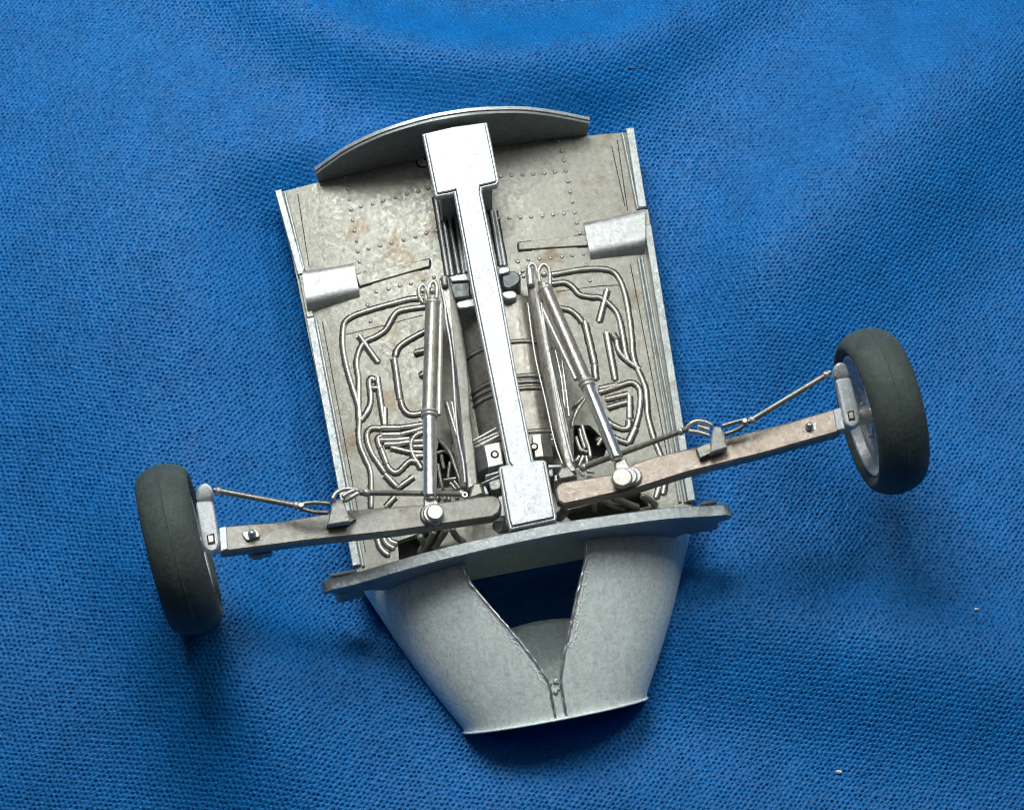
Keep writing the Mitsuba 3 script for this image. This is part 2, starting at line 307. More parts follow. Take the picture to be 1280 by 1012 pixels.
# rivets
riv = trimesh.creation.icosphere(1, 1.0); riv.apply_scale([2.3, 2.3, 1.5])
spots = [(-150.4,358.6,9.2),(-150.3,341.6,9.2),(-150.9,325.5,9.1),(-151.3,309.8,9.1),(-151.8,294.2,9),(-152.2,278.3,9),(-151.8,263.2,9),(-152.5,247.5,8.9),(-152.8,232.1,8.9),(-153.3,215.8,8.9),(-137.8,311.3,10.6),(-122.6,311.4,12.1),(-108.4,312.2,13.4),(-92.1,313.3,14.7),(-76.7,314.7,15.7),(-61.6,315.6,16.5),(-47.6,317.2,17.1),(-138.4,248.1,10.5),(-123.3,248.2,12.1),(-108.5,248.8,13.4),(-92.7,249.3,14.7),(-77.1,250.6,15.7),(-62.4,252.2,16.5),(-49.1,253.2,17.1),(-139.3,184.5,10.4),(-123.5,184.7,12.1),(-108.9,185.7,13.4),(-94.6,185.5,14.5),(-78.6,186.9,15.6),(-64.1,187.5,16.4),(-153.5,168.8,8.8)] + \
    [(133.3,357.8,11.1),(134,342.2,11),(133.9,327.5,11),(133.2,311.5,11.1),(132.8,295.5,11.1),(132.4,279.3,11.2),(132.1,264.2,11.2),(131.7,248.1,11.2),(131.3,232.5,11.3),(131.9,217.4,11.2),(129.7,169.8,11.4),(130.1,146.9,11.4),(48.1,316.2,17.1),(61.8,315.5,16.5),(76.2,314.2,15.7),(90.1,313,14.8),(104.7,312.1,13.7),(118.8,311.8,12.5),(33.4,255.6,17.6),(46.6,253.5,17.2),(60.8,251.7,16.6),(74.6,250.4,15.8),(89.5,249.3,14.9),(103.5,249.2,13.8),(117.4,248.5,12.6),(44.9,189,17.2),(58.7,189.2,16.7),(73,188.1,15.9),(87.2,186.8,15),(102.2,186.4,13.9),(116,186,12.8),(130.3,186.2,11.4)] + \
    [(-153.8,169,8.8),(-154,145.1,8.8)] + [(36.3,102.1,17.5),(45.1,188.2,17.2),(44.2,170.7,17.2)]
for s in spots:
    m = riv.copy(); m.apply_translation(A(s) + [0, 0, .2]); obj(FL + '__rivet', m, 'pipe_paint', True)
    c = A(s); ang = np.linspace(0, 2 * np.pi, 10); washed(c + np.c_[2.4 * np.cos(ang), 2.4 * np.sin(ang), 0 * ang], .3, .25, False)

# ---------------------------------------------------------------- pipes on the floor
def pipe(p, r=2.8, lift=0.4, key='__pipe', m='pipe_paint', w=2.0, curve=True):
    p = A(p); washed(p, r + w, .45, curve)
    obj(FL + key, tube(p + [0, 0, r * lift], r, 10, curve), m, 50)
for p in [[(-82.1,160.8,15.4),(-99.7,163.5,14.1),(-123.2,162.6,12.1),(-154.6,160.5,8.7),(-174.6,157.7,6.1),(-185.3,151.9,4.6),(-190.3,139.6,3.9),(-193.7,117.4,3.4),(-193.9,93.1,3.4),(-192.4,71.4,3.6)] + [(-188.4,30.8,4.2),(-191.2,10.6,3.8),(-194.1,-3.9,3.3),(-195.2,-20.2,3.2),(-191.9,-37.6,3.7),(-188.7,-53.6,4.1),(-189.6,-68.3,4),(-195.9,-104.6,3.1)],
          [(-81.8,148.3,15.4),(-104.7,150.1,13.7),(-117.7,149.6,12.6),(-125.2,143.5,11.9),(-130.3,136.8,11.4),(-138.4,127.3,10.5),(-151,121.9,9.1),(-163,119.2,7.7),(-171.2,112.8,6.6),(-177.6,101.6,5.7),(-181,89.6,5.2),(-182,68.6,5.1)] + [(-189.8,22.8,4),(-190.2,13.1,3.9)],
          [(-176.2,27.6,5.9),(-182.1,19.4,5.1),(-188.3,12.6,4.2)],
          [(-185.5,15.8,4.6),(-176.9,24.6,5.8),(-171.8,37.1,6.5),(-170.4,50.6,6.7),(-169.6,61.6,6.8),(-166.2,66.3,7.2),(-162.8,62.6,7.7)],
          [(-87.8,115,15),(-105.6,109.1,13.7),(-120.9,102.8,12.3),(-128.5,96.1,11.6),(-131.8,88.3,11.2)],
          [(-135.6,27.8,10.8),(-134.1,15,11),(-127,5.8,11.7),(-111.1,3.9,13.2)],
          [(-143.2,-8.7,10),(-125.8,-10.3,11.8),(-114.6,-10.9,12.9)],
          [(-167,-3.4,7.1),(-176.7,-0.9,5.8),(-182.2,-3.6,5.1),(-185.1,-10.5,4.7),(-185,-21.6,4.7),(-181.9,-36.1,5.1),(-176.7,-49.9,5.8),(-171.6,-63.5,6.5)],
          [(-144.8,-17.8,9.8),(-128.3,-17.3,11.6),(-115.5,-16.2,12.8)],
          [(-167,-14.5,7.1),(-171.6,-15.4,6.5),(-172.4,-22.1,6.4),(-171,-30,6.6)],
          [(-167,-53.7,7.1),(-164.5,-61.2,7.5),(-159.1,-66.4,8.1),(-152.6,-64.9,8.9),(-146,-59.7,9.7),(-137.8,-55.6,10.6),(-128.5,-59.9,11.6)],
          [(-116.5,-21.5,12.7),(-126.4,-24,11.8),(-132.3,-30.8,11.2),(-134.7,-39.9,10.9),(-133.2,-51.2,11.1),(-129.4,-61.7,11.5),(-127,-69.1,11.7)],
          [(-158.8,-32.5,8.2),(-148.4,-37.6,9.4),(-138,-43.2,10.6),(-121.4,-48.6,12.3)], [(-129.6,-31.5,11.5),(-117.3,-33.1,12.6)], [(-130.8,-38.1,11.3),(-118.7,-40.3,12.5)], [(-130.8,-51.8,11.3),(-120.9,-52.8,12.3)],
          [(-165.3,-97.7,7.4),(-178.3,-107.9,5.6)],
          [(-195.4,-145,3.1),(-194.2,-155.9,3.3),(-190.7,-164.1,3.8),(-185.6,-170.3,4.6)], [(-188.7,-145.4,4.1),(-185.5,-155.5,4.6),(-178.2,-163.4,5.6)], [(-183.7,-145.3,4.9),(-180.2,-153.6,5.4),(-173.6,-158.5,6.3)],
          [(84.6,162.2,15.2),(119.8,163.7,12.4),(146.3,161.5,9.7),(161.8,155.5,7.8),(168.7,140.3,6.9),(170.5,117.5,6.7),(168.7,87.7,6.9),(165.4,58.4,7.3),(161.5,32.4,7.8),(163.3,13.1,7.6),(167,-12.1,7.1),(165.2,-29.3,7.4),(161.5,-51.8,7.8),(162.1,-80.4,7.8),(164.8,-103.4,7.4),(167.4,-120.7,7.1)],
          [(81.9,149,15.4),(97.8,148.3,14.3),(106.8,139.9,13.6),(112.9,128.5,13),(127.2,122.7,11.7),(138,120.3,10.6),(148.7,107.7,9.4),(155,92.5,8.6),(155.1,68.7,8.6),(153.2,39.4,8.9),(153.9,24.6,8.8)],
          [(84.4,113.3,15.2),(96.3,108.1,14.4),(103.6,99.4,13.8),(108.4,88.5,13.4)],
          [(111,27.9,13.2),(109.5,18.2,13.3),(108.4,7,13.4)],
          [(143.3,66.8,10),(145.4,58.5,9.8),(144.8,47.1,9.8),(147.1,36.8,9.6),(152.8,27.4,8.9),(161.1,18.4,7.9),(166.5,13.5,7.2)],
          [(109.2,-10.9,13.4),(136.7,-5.5,10.7),(151.7,-3.6,9),(159,-12.5,8.2),(157.6,-28.2,8.3),(150,-50.1,9.2),(142.5,-64.8,10.1)],
          [(114.7,-21.9,12.9),(144.5,-18.3,9.9)], [(114.8,-33.4,12.9),(139.4,-29.1,10.4)], [(137.1,-54,10.7),(133.9,-63.5,11),(125.9,-64.3,11.8),(115,-56.9,12.9),(108.7,-49.6,13.4)],
          [(111.5,-72.8,13.2),(120.4,-79.9,12.4),(129.7,-84.7,11.4)], [(162.3,-143.7,7.7),(157.2,-157.9,8.4)], [(153.4,-149.2,8.8),(147.4,-161.9,9.5)]]:
    pipe(p)
for p in [[(-157.4,22.7,8.4),(-160.1,-0.3,8)], [(-171.1,128.6,6.6),(-154,86.1,8.8)], [(-159,67.2,8.2),(-161.2,-0.2,7.9)], [(-167.8,52.7,7),(-159.7,51.2,8.1)], [(-159.8,-87.6,8.1),(-138.9,-77.4,10.5)],
          [(149.3,130.6,9.3),(129.4,86.8,11.5)], [(135.4,69.3,10.9),(132.3,3.4,11.2)], [(134.6,70.1,10.9),(132.3,4.4,11.2)]]:
    pipe(p, 2.9, curve=False, key='__rod')
for p in [[(-133.6,86.1,11),(-135.9,29.3,10.8)], [(-165.8,-3.7,7.3),(-143.3,-9,10)], [(-165.6,-13.5,7.3),(-144.8,-17.8,9.8)], [(-165.4,-26.9,7.3),(-149.5,-30,9.3),(-135.8,-30.6,10.8)], [(-169.3,-20.1,6.8),(-151,-24.1,9.1),(-135,-26.3,10.9)], [(-170.6,-31.5,6.7),(-167.1,-52.3,7.1)],
          [(-171.7,-66.2,6.5),(-160.5,-84.7,8)], [(111.1,88.8,13.2),(111.3,29.3,13.2)], [(144.7,-20.6,9.8),(138.7,-51.4,10.5)], [(142.4,-65.6,10.1),(130.5,-83.7,11.4)], [(110.1,-6.7,13.3),(131.7,-4.2,11.2)]]:
    pipe(p, 3.3, curve=False, key='__sleeve')
for p in [[(142,66.9,10.1),(145.4,58.5,9.8)], [(-107.4,86.7,13.5),(-94.6,87.9,14.5)], [(-105.8,54,13.6),(-100.2,56.9,14.1)], [(92.4,-76.8,14.7),(97.1,-73.4,14.3)]]:
    pipe(p, 3.6, curve=False, key='__fitting', m='aged_paint')
for p in [[(-145.2,-163.2,30),(-141.8,-168,14),(-146.5,-172.6,8)], [(-127.9,-163,34),(-135.4,-167.7,20),(-148.2,-175.7,10)], [(-113.3,-163.2,34),(-122,-169.3,24),(-130.8,-175.4,14)], [(-106,-163.3,34),(-101.5,-170.7,24),(-94,-176.4,18)],
          [(81.5,-161.9,34),(90.9,-166.2,24),(105.4,-169.8,16)], [(96.3,-162.2,34),(108.1,-167,24),(122.4,-171.8,16)], [(67.9,-161.9,34),(68.5,-166.8,20)], [(128.3,-164.1,30),(137.8,-168,22),(144.7,-172.7,14)]]:
    obj(FL + '__hose', tube(p, 4.2, 10), 'aged_paint', 50)
# loose bundles over the openings
for p in [[(-101.4,-37.7,28),(-94,-51.8,28.6),(-89,-65.2,28.9),(-86.9,-80.7,29.1),(-84.8,-96,29.2),(-82.2,-111.5,29.4)], [(-106.4,-70.8,21.6),(-106.9,-88.3,21.5),(-106.8,-103.2,21.6)], [(-100,-59.1,20.1),(-100.3,-71.3,20.1),(-100.1,-76.8,20.1)], [(-91.5,-70.6,20.7),(-97.3,-89.7,20.3)],
          [(-96.7,-99.2,23.4),(-91,-108.6,23.8)], [(-91.5,-97.7,23.7),(-86,-108.4,24.1)], [(-85.1,-50.6,25.2),(-83.1,-66.2,25.3),(-81.6,-88.2,25.4),(-80.1,-96.7,25.5)], [(-103,-92.4,19.9),(-88.2,-93.1,21)], [(-104.8,-54.3,17.7),(-95.9,-53.7,18.4),(-91.6,-57.4,18.7)],
          [(87.5,-23.1,29),(76.1,-35,29.7),(67.8,-47.5,30.2),(63.8,-57.8,30.4)], [(77,-55.5,25.7),(77.5,-70.7,25.7),(79,-87.4,25.6),(78.3,-99.6,25.6)], [(73.1,-59.4,23.9),(72.9,-69,23.9),(74.4,-85.7,23.8)], [(66.6,-69.3,24.3),(67.7,-81.8,24.2),(69.9,-89.1,24.1)], [(61.9,-109,26.5),(69.5,-96.7,26.1)],
          [(72.7,-108.2,25.9),(73.1,-97.4,25.9)], [(59.9,-101,24.6),(64.9,-95,24.4)], [(70.4,-116.4,24.1),(78.6,-119.2,23.6)], [(91.3,-83.6,20.8),(96.7,-76.2,20.4)], [(66.9,-85.8,24.3),(75.7,-91.4,23.8)], [(74.6,-25.4,21.8),(85.1,-17.4,21.2)],
          [(-115.8,-114.2,16.8),(-112.5,-109.6,17.1)], [(-107.7,-117.4,17.5),(-105.3,-111.3,17.7)], [(-101.8,-118.8,18),(-100.6,-112.4,18.1)], [(-91.8,-118.4,18.7),(-91.4,-113.1,18.7)]]:
    obj(FL + '__loose_pipe', tube(p, 2.3, 8), 'pipe_paint', 50)

# ribs beside the keel beam
for p in [[(-41.7,302.9,17.3),(-46.4,185.7,17.2)], [(-35,300,17.5),(-40.8,184.5,17.4)], [(-28.7,298.6,17.7),(-32.1,185.6,17.6)], [(-20.8,266.7,17.8),(-25.9,184.3,17.7)], [(-18.3,245.1,17.9),(-21.6,186.3,17.8)], [(25.4,268.1,17.7),(22.6,186.5,17.8)], [(29.9,267.3,17.7),(27.6,185.5,17.7)]]:
    washed(p, 4.4, curve=False); obj(FL + '__rail_rod', tube(along(p, 2), 2.3, 10, False), 'bright_paint', 50)
p = [(-43.3,352.3,17.3),(-51,354,17),(-52.4,360.5,16.9),(-50.5,367.7,17)]; pipe(p, 2.4); pipe([(-43.8,357,17.3),(-47.6,357.8,17.1),(-46.9,365.4,17.1)], 1.8)
# barrel between the struts, with straps round it
bc, bd = A([(9.4,110.1,18)][0]), A([(2.5,-108.2,18)][0])
ax = (bd - bc) * [1, 1, 0]; L = np.linalg.norm(ax); ax /= L; sx = np.array([ax[1], -ax[0], 0]) * -1
def arc_at(s, r, a0=12, a1=168, n=20):
    a = np.radians(np.linspace(a0, a1, n)); return (bc * [1, 1, 0] + ax * s)[None] - np.cos(a)[:, None] * sx * r + np.sin(a)[:, None] * np.array([0, 0, r * .85]) + [0, 0, 0]
prof = [arc_at(s, 58, 0, 180, 28) for s in (-18, L - 26)]
V = np.vstack(prof + [prof[0].mean(0)[None], prof[1].mean(0)[None]]); n = 28
f = [[k, k + 1, n + k + 1] for k in range(n - 1)] + [[k, n + k + 1, n + k] for k in range(n - 1)] + [[2 * n, k + 1, k] for k in range(n - 1)] + [[2 * n + 1, n + k, n + k + 1] for k in range(n - 1)]
obj(FL + '__barrel', trimesh.Trimesh(V, f, process=False), 'strut_paint', 40)
for s in (48, 96, 104, 113, 172):
    obj(FL + '__band', tube(arc_at(s, 58.3), 2.2, 8, False), 'pipe_paint', 50)
    a_, b_ = arc_at(s - 3.4, 58.5), arc_at(s + 3.4, 58.5); V = np.vstack([a_, b_]); wash.append(trimesh.Trimesh(V, [[k, k + 1, 21 + k] for k in range(19)] + [[k, 21 + k, 20 + k] for k in range(19)], process=False))
for p in [[(-60.7,-62,50),(-29.9,-50.4,50)], [(-61.2,-64.4,48),(-28.5,-55.9,48)], [(-51.9,-67.6,48),(-27.9,-59.4,48)], [(35.3,-67.6,40),(43.9,-67.9,40)], [(33.9,-74.1,40),(42.6,-74.5,40)]]:
    obj(FL + '__rod', tube(p, 2.4, 8, False), 'pipe_paint', 50)
# boxes with a round plug, small fittings by the foot of the beam
def wedge(face, side, w0, w1, key):
    f0 = A(face); 
    obj(key, slab(f0, w0 - 6, 1.0), 'bright_paint'); obj(key + '__side_panel', slab(side, w0 - 10, .8), 'dark_metal')
BX = M + '__junction_box'
b1 = obj(BX, slab([(-49.6,-72.6,58),(-29,-71.3,58),(-30.3,-102,58),(-49.9,-102.8,58)], 50, 1.0), 'pipe_paint')
obj(b1 + '__side_panel', slab([(-61.7,-66.8,44),(-49.9,-72.1,57),(-50.1,-102.4,57),(-61.8,-99.7,44)], 36, .8), 'aged_paint')
b2 = obj(BX, slab([(10.2,-70.6,58),(21.7,-70.4,58),(19.6,-101.4,58),(8.4,-100.9,58)], 50, 1.0), 'pipe_paint')
obj(b2 + '__side_panel', slab([(22.3,-70.1,57),(33.4,-65.2,44),(32.2,-97.4,44),(20,-101.6,57)], 36, .8), 'aged_paint')
for b, c in ((b1, (-38.6,-87.2,58)), (b2, (10.3,-86.5,58))):
    obj(b + '__plug_ring', lathe([(3.6, -.5), (3.6, .7), (4.4, 1.1), (5.0, .7), (5.0, -.5)], c, [0, 0, 1], 24), 'wash_paint')
    obj(b + '__plug', disc(A(c) - [0, 0, 1], [0, 0, 1], 3.5, 1.8, 20, .5), 'pipe_paint')
for p, h in [([(-61,-119,55),(-39,-113,55),(-38.9,-115.7,55),(-61.4,-121,55)], 40), ([(-60.4,-122,50),(-56.6,-121.4,50),(-54.5,-132.5,50),(-59,-133.6,50)], 40), ([(-44.8,-142.7,60),(-39.8,-142.4,60),(-41.5,-169.7,60),(-46.8,-168.7,60)], 50), ([(-55,-109.9,55),(-38,-107.9,55),(-37.9,-110.6,55),(-54.9,-112.6,55)], 30),
             ([(22.8,-109.6,50),(39.5,-112.3,50),(38.7,-116.2,50),(22,-113.5,50)], 40), ([(27.7,-124.7,50),(32.7,-124.4,50),(31.1,-132.1,50),(26.1,-132.4,50)], 40)]:
    obj(FL + '__fitting', slab(p, h, .8), 'bright_paint')
for p, h in [([(-53.4,-120.9,58),(-38.2,-118.5,58),(-39.8,-132.9,58),(-52.1,-133.1,58)], 50), ([(21.6,-115.5,50),(27.8,-115.3,50),(26.8,-125.9,50),(20.8,-125.4,50)], 40)]:
    obj(FL + '__fitting', slab(rounded(p, 4), h, 1), 'aged_paint')
obj(FB + '__peg', disc((-45.3,-179.1,40), [-.35, -.1, 1], 7, 26), 'pipe_paint'); obj(FB + '__peg', disc((22.9,-175.5,40), [.3, -.1, 1], 6, 20), 'aged_paint')

# ---------------------------------------------------------------- bulkheads
def upright(rim, w_low, v0, v1, bevel=1.2):
    """plate standing across the bay: rim is its upper outline (u, w), between v0 and v1"""
    r = smooth_path([(u, w, 0) for u, w in rim], 5)[:, :2]
    o = np.vstack([[r[0, 0] + 4, w_low], r, [r[-1, 0] - 4, w_low]])
    m = slab(np.c_[o, np.zeros(len(o))], abs(v1 - v0), bevel); V = m.vertices.copy(); m.vertices = np.c_[V[:, 0], v1 + V[:, 2], V[:, 1]]
    m.invert() if m.volume < 0 else None
    return m
arc = [(-187, 24), (-186, 26), (-162, 49), (-137, 69), (-94, 91), (-42, 104), (-5, 106), (31, 103), (83, 89), (125, 68), (172, 37), (174, 35)]
obj(TB, upright(arc, -30, 362, 366.5), 'grey_paint', 30)
obj(TB + '__outer_skin', upright([(u * 1.004 , w + 1.2) for u, w in arc], -30, 367, 372.5), 'bright_paint', 30)
labels[TB] = {'label': 'grey bulkhead with an arched top edge'}
rim = [(-271, 42), (-265, 50), (-233, 55), (-209, 61), (-183, 69), (-134, 81), (-88, 88), (-40, 93), (17, 95), (75, 90), (139, 81), (174, 71), (200, 62), (219, 57), (226, 48)]
low = [(228, 40), (218, 32), (190, 28), (150, 0), (60, -8), (-100, -8), (-180, 0), (-228, 28), (-258, 32), (-271, 40)]
def upright2(rim, low, v0, v1, bevel):
    o = np.vstack([smooth_path([(u, w, 0) for u, w in rim], 5)[:, :2], A(low)])
    m = slab(np.c_[o, np.zeros(len(o))], abs(v1 - v0), bevel); V = m.vertices.copy(); m.vertices = np.c_[V[:, 0], v1 + V[:, 2], V[:, 1]]
    m.invert() if m.volume < 0 else None
    return m
obj(FB, upright2([(u * .997, w - 5) for u, w in rim], low, -216, -205, 1.0), 'grey_paint', 30)
obj(FB + '__edge_strip', upright2(rim, [(u * .99, w - 6) for u, w in rim[::-1]], -218, -203.5, 1.6), 'rim_paint', 30)
labels[FB] = {'label': 'grey bulkhead seen nearly edge on'}; labels[FB + '__edge_strip'] = {'label': 'worn silver edge with bright chips'}
for s in ([(-259.3,-197.9,52),(-228.3,-197.9,52),(-228.5,-201.8,52),(-259.2,-202.1,52)], [(190.7,-193.9,52),(211.7,-193.8,52),(211.9,-198.1,52),(191,-197.9,52)]):
    obj(FB + '__tip_plate', slab(s, 24, 1.0), 'bright_paint')
for s in ([(-259.7,-206.9,22),(-224.3,-209.2,22),(-222.3,-211.5,22),(-254.3,-214.9,22)], [(175.5,-204.8,22),(216.5,-205,22),(214.7,-209.9,22),(178.2,-209.4,22)]):
    obj(FB + '__lower_flange', slab(rounded(s, 4), 30, 1.0), 'grey_paint')

# ---------------------------------------------------------------- keel beam
outer = [(-47.2,351.3,97),(-6.5,354.4,97),(37.3,352.5,97),(37.2,325.3,97),(35.8,264.1,97),(32.1,259.2,97),(13.2,257.9,97)] + [(11.6,252.6,97),(8.9,108.4,97)] + [(4.6,-7.8,97),(2.6,-120.3,97),(14.6,-122.3,97)] + [(16.8,-124.7,97),(14.7,-196.3,97),(13,-201.1,97),(-42.5,-202.8,97),(-43.6,-191.2,97),(-41.2,-123.8,97),(-39,-120.3,97),(-29.2,-119.8,97)] + [(-30,-118.1,97),(-28.4,-1.3,97)] + [(-27.3,115.6,97),(-23.8,257.4,97)] + [(-26.3,256.9,97),(-45.8,256.9,97),(-47.7,259.9,97),(-47.2,333.7,97)]
obj(KB, slab(outer, 9, 1.5), 'bright_paint', 30)
o2 = A(outer); o2 = o2 if area2(o2[:, :2]) > 0 else o2[::-1]
lip = o2.copy(); lip[:, :2] = inset(o2[:, :2], 2.9); lip[:, 2] = 97.15
obj(KB + '__groove', slab(lip, .6, .1), 'wash_paint', False)
pan = o2.copy(); pan[:, :2] = inset(o2[:, :2], 3.6); pan[:, 2] = 100
obj(KB + '__top_panel', slab(pan, 3.2, 1.0), 'bright_paint', 30)
web = o2.copy(); web[:, :2] = inset(o2[:, :2], 9); web[:, 2] = 88
obj(KB + '__web', slab(web, 82, .5), 'rail_paint', 30)
labels[KB] = {'label': 'bright silver beam with wide ends down the middle of the bay'}
labels[KB + '__top_panel'] = {'label': 'bright raised panel with a dark outline'}

# cross bracket under the beam
CB = M + '__cross_bracket'
obj(CB, slab([(-51.3,161.5,50),(-22.6,158,50),(-26.6,133.5,50),(-47.3,135.4,50)], 30, 2), 'dark_metal')
obj(CB + '__lug', slab(rounded([(16.9,156.7,50),(33.4,162.2,50),(41.9,150.3,50),(38.1,140.9,50),(24.2,135,50),(15.8,138.1,50)], 6), 30, 2), 'dark_metal')
obj(CB + '__ledge', slab([(-47.4,165.1,54),(-26.7,166.1,54),(-24.3,155.4,54),(-45.6,157.5,54)], 30, 1), 'bright_paint'); obj(CB + '__ledge', slab([(15.3,165,54),(25,165.3,54),(29.5,162.2,54),(27.2,156.8,54),(14.2,155.8,54)], 30, 1), 'bright_paint')
obj(CB + '__bar', slab(rounded([(-47.1,125,60),(-23.3,126.8,60),(-22,113.6,60),(-45.8,114.8,60)], 5), 22, 1.5), 'bright_paint'); obj(CB + '__bar', slab(rounded([(10.1,128.1,60),(26.6,127.7,60),(30.7,121.8,60),(28.6,115.8,60),(14.2,116.5,60)], 5), 22, 1.5), 'bright_paint')

# ---------------------------------------------------------------- cowl: a thin tapered shell, cut to a V on top
def cowl_shell():
    c0, c1 = np.array([-19, -216, -36.0]), np.array([-23, -387, -58.0])
    nt, nph = 44, 160; n_ = {}
    ts = np.linspace(0, 1, nt + 1)
    def point(t, ph, sh=0.0):
        a = (196 * (1 - t) + 110 * t) + 4 * math.sin(math.pi * t) - sh; b = (97 * (1 - t) + 62 * t) + 3 * math.sin(math.pi * t) - sh
        c = c0 * (1 - t) + c1 * t; s = math.sin(ph) * (1 if math.sin(ph) > 0 else .4)
        flare = 2.2 * max(0, (t - .97) / .03)
        return c + [(a + flare) * math.cos(ph), -26 * t * s, (b + flare) * s]
    return point, ts, nph
point, ts, nph = cowl_shell()
def vcut(side):
    """angle from the top where the opening's edge lies, per t"""
    return None
def u_edge(pts_px):
    return A(pts_px)
# edges of the V, found on the shell: (t, offset from the centre line)
VL = [(0, -83), (.12, -78), (.30, -58), (.48, -36), (.64, -18), (.78, -5.5), (1, -5.0)]
VR = [(0, 66), (.12, 60), (.30, 44), (.48, 29), (.64, 15), (.78, 5.5), (1, 5.0)]
def phi_of(t, du):
    a = 196 * (1 - t) + 110 * t + 4 * math.sin(math.pi * t); return math.acos(np.clip(du / a, -1, 1))
def strip(t0, t1, lo, hi, nt, nphi, th=3.5):
    """piece of the shell between angles lo(t) and hi(t), with thickness"""
    G = []
    start = t0 if callable(t0) else (lambda x: t0)
    for q_ in np.linspace(0, 1, nt + 1):
        tt = [start(k / nphi) + (t1 - start(k / nphi)) * q_ for k in range(nphi + 1)]
        G.append([[point(t, lo(t) + (hi(t) - lo(t)) * k / nphi, d) for k, t in enumerate(tt)] for d in (0, th)])
    G = A(G); O, I = G[:, 0].reshape(-1, 3), G[:, 1].reshape(-1, 3); W = nphi + 1; N = len(O); f = []
    for a in range(nt):
        for b in range(nphi):
            s = a * W + b; f += [[s, s + W, s + W + 1], [s, s + W + 1, s + 1], [N + s, N + s + W + 1, N + s + W], [N + s, N + s + 1, N + s + W + 1]]
    ring = [b for b in range(nphi)] + [a * W + nphi for a in range(nt)] + [nt * W + b for b in range(nphi, 0, -1)] + [a * W for a in range(nt, 0, -1)]
    for x, y in zip(ring, ring[1:] + ring[:1]): f += [[x, y, N + y], [x, N + y, N + x]]
    m = trimesh.Trimesh(np.vstack([O, I]), f, process=False)
    if m.volume < 0: m.invert()
    return m
fl_ = lambda t: phi_of(t, np.interp(t, *zip(*VL))); fr_ = lambda t: phi_of(t, np.interp(t, *zip(*VR)))
obj(CW + '__left_panel', strip(-.12, 1, fl_, lambda t: math.pi * 1.2, 40, 44), 'cowl_paint', 40)
obj(CW + '__right_panel', strip(-.12, 1, lambda t: -math.pi * .2, fr_, 40, 44), 'cowl_paint', 40)
obj(CW + '__lower_panel', strip(lambda x: .27 + 1.6 * (x - .5) ** 2, 1, lambda t: math.pi * 1.201, lambda t: math.pi * 1.799, 20, 40), 'cowl_paint', 40)
for k in range(9):
    b = riv.copy(); b.apply_scale(rng.uniform(.8, 1.5)); b.apply_translation(point(.775 + .02 * rng.random() + (k > 5) * .06 * rng.random(), math.pi / 2 + rng.normal(0, .025))); obj(CW + '__glue_blob', b, 'rail_paint', True)
obj(CW + '__seam_strip', strip(.79, .995, lambda t: phi_of(t, 4.6), lambda t: phi_of(t, -4.6), 12, 4, 2.5), 'cowl_paint', 40)
ring_ = A([point(.86, a, 3.6) for a in np.linspace(0, 2 * math.pi, 49)[:-1]]); ring2 = ring_ + [0, 5, 0]
V = np.vstack([ring_, ring2, ring_.mean(0)[None], ring2.mean(0)[None]]); f = []
for k in range(48): l = (k + 1) % 48; f += [[96, l, k], [97, 48 + k, 48 + l], [k, l, 48 + l], [k, 48 + l, 48 + k]]
obj(CW + '__light_blocker', trimesh.Trimesh(V, f, process=False), 'cowl_paint', 30)  # hidden plate added to stop light from the V reaching the open end
labels[CW] = {'label': 'pale grey tapered cowl with a V shaped opening in its top'}
for e, sgn in ((VL, -1), (VR, 1)):
    pth = A([point(t, phi_of(t, np.interp(t, *zip(*e)) + sgn * 1.5), -.2) for t in np.linspace(.03, .98, 60)]); pth += rng.normal(0, .35, pth.shape)
    obj(CW + '__edge_bead', tube(pth, list(1.3 + 1.1 * rng.random(60)), 8, False), 'chrome', 60)
    lum = []
    for _ in range(280):
        t = rng.uniform(.05, .8 if sgn < 0 else .62); b = riv.copy(); b.apply_scale(rng.uniform(.3, .65)); b.apply_translation(point(t, phi_of(t, np.interp(t, *zip(*e)) + sgn * abs(rng.normal(4, 4.5)))))
        lum.append(b)
    k = obj(CW + '__solder_grain', cat(lum), 'chrome', True); labels[k] = {'label': 'rough silver grains along the cut edge', 'kind': 'stuff'}
obj(CW + '__end_lip', tube(A([point(1, ph, -.5) for ph in np.linspace(-.15, math.pi + .15, 60)]), 1.5, 8, False), 'cowl_paint', 50)

# ---------------------------------------------------------------- undercarriage arms
def arm(name, outline, th, mat):
    obj(name, slab(rounded(outline, 7, 4) if False else outline, th, 2.0), mat, 30)
LA, RA = M + '__left_arm', M + '__right_arm'
obj(LA, slab([(-374.3,-145,128),(-305.2,-148.7,120),(-223.2,-146.7,110.8),(-136.9,-152.4,101.1),(-107.3,-152.7,97.8),(-68.8,-152.3,93.5),(-53.5,-153,91.8),(-46.7,-157.7,91),(-45.4,-166.1,90.7),(-50.2,-175.8,91),(-58.9,-180.6,91.8),(-118.2,-180.9,98.4),(-176.2,-181.4,104.9),(-272.4,-178,115.8),(-378.9,-177.1,128)], 17, 2.0), 'aged_paint', 30)
obj(RA, slab([(20.5,-160.5,91),(24.5,-155.1,91.3),(30.9,-152.4,91.9),(90,-156.4,98.4),(122.7,-148.5,101.7),(145.4,-146.7,104.1),(193,-145.7,109.2),(235.2,-143.4,113.7),(301.4,-141.6,120.7),(363.5,-137.3,127.3),(363.2,-167.9,128.1),(274.2,-173.4,118.6),(177.3,-176,108.3),(115.3,-181.8,101.7),(41.2,-181.4,93.7),(26.8,-181.1,92.1),(20.5,-174.2,91.3)], 17, 2.0), 'rusty_paint', 30)
labels[LA] = {'label': 'grey brown left undercarriage arm'}; labels[RA] = {'label': 'rust stained right undercarriage arm'}
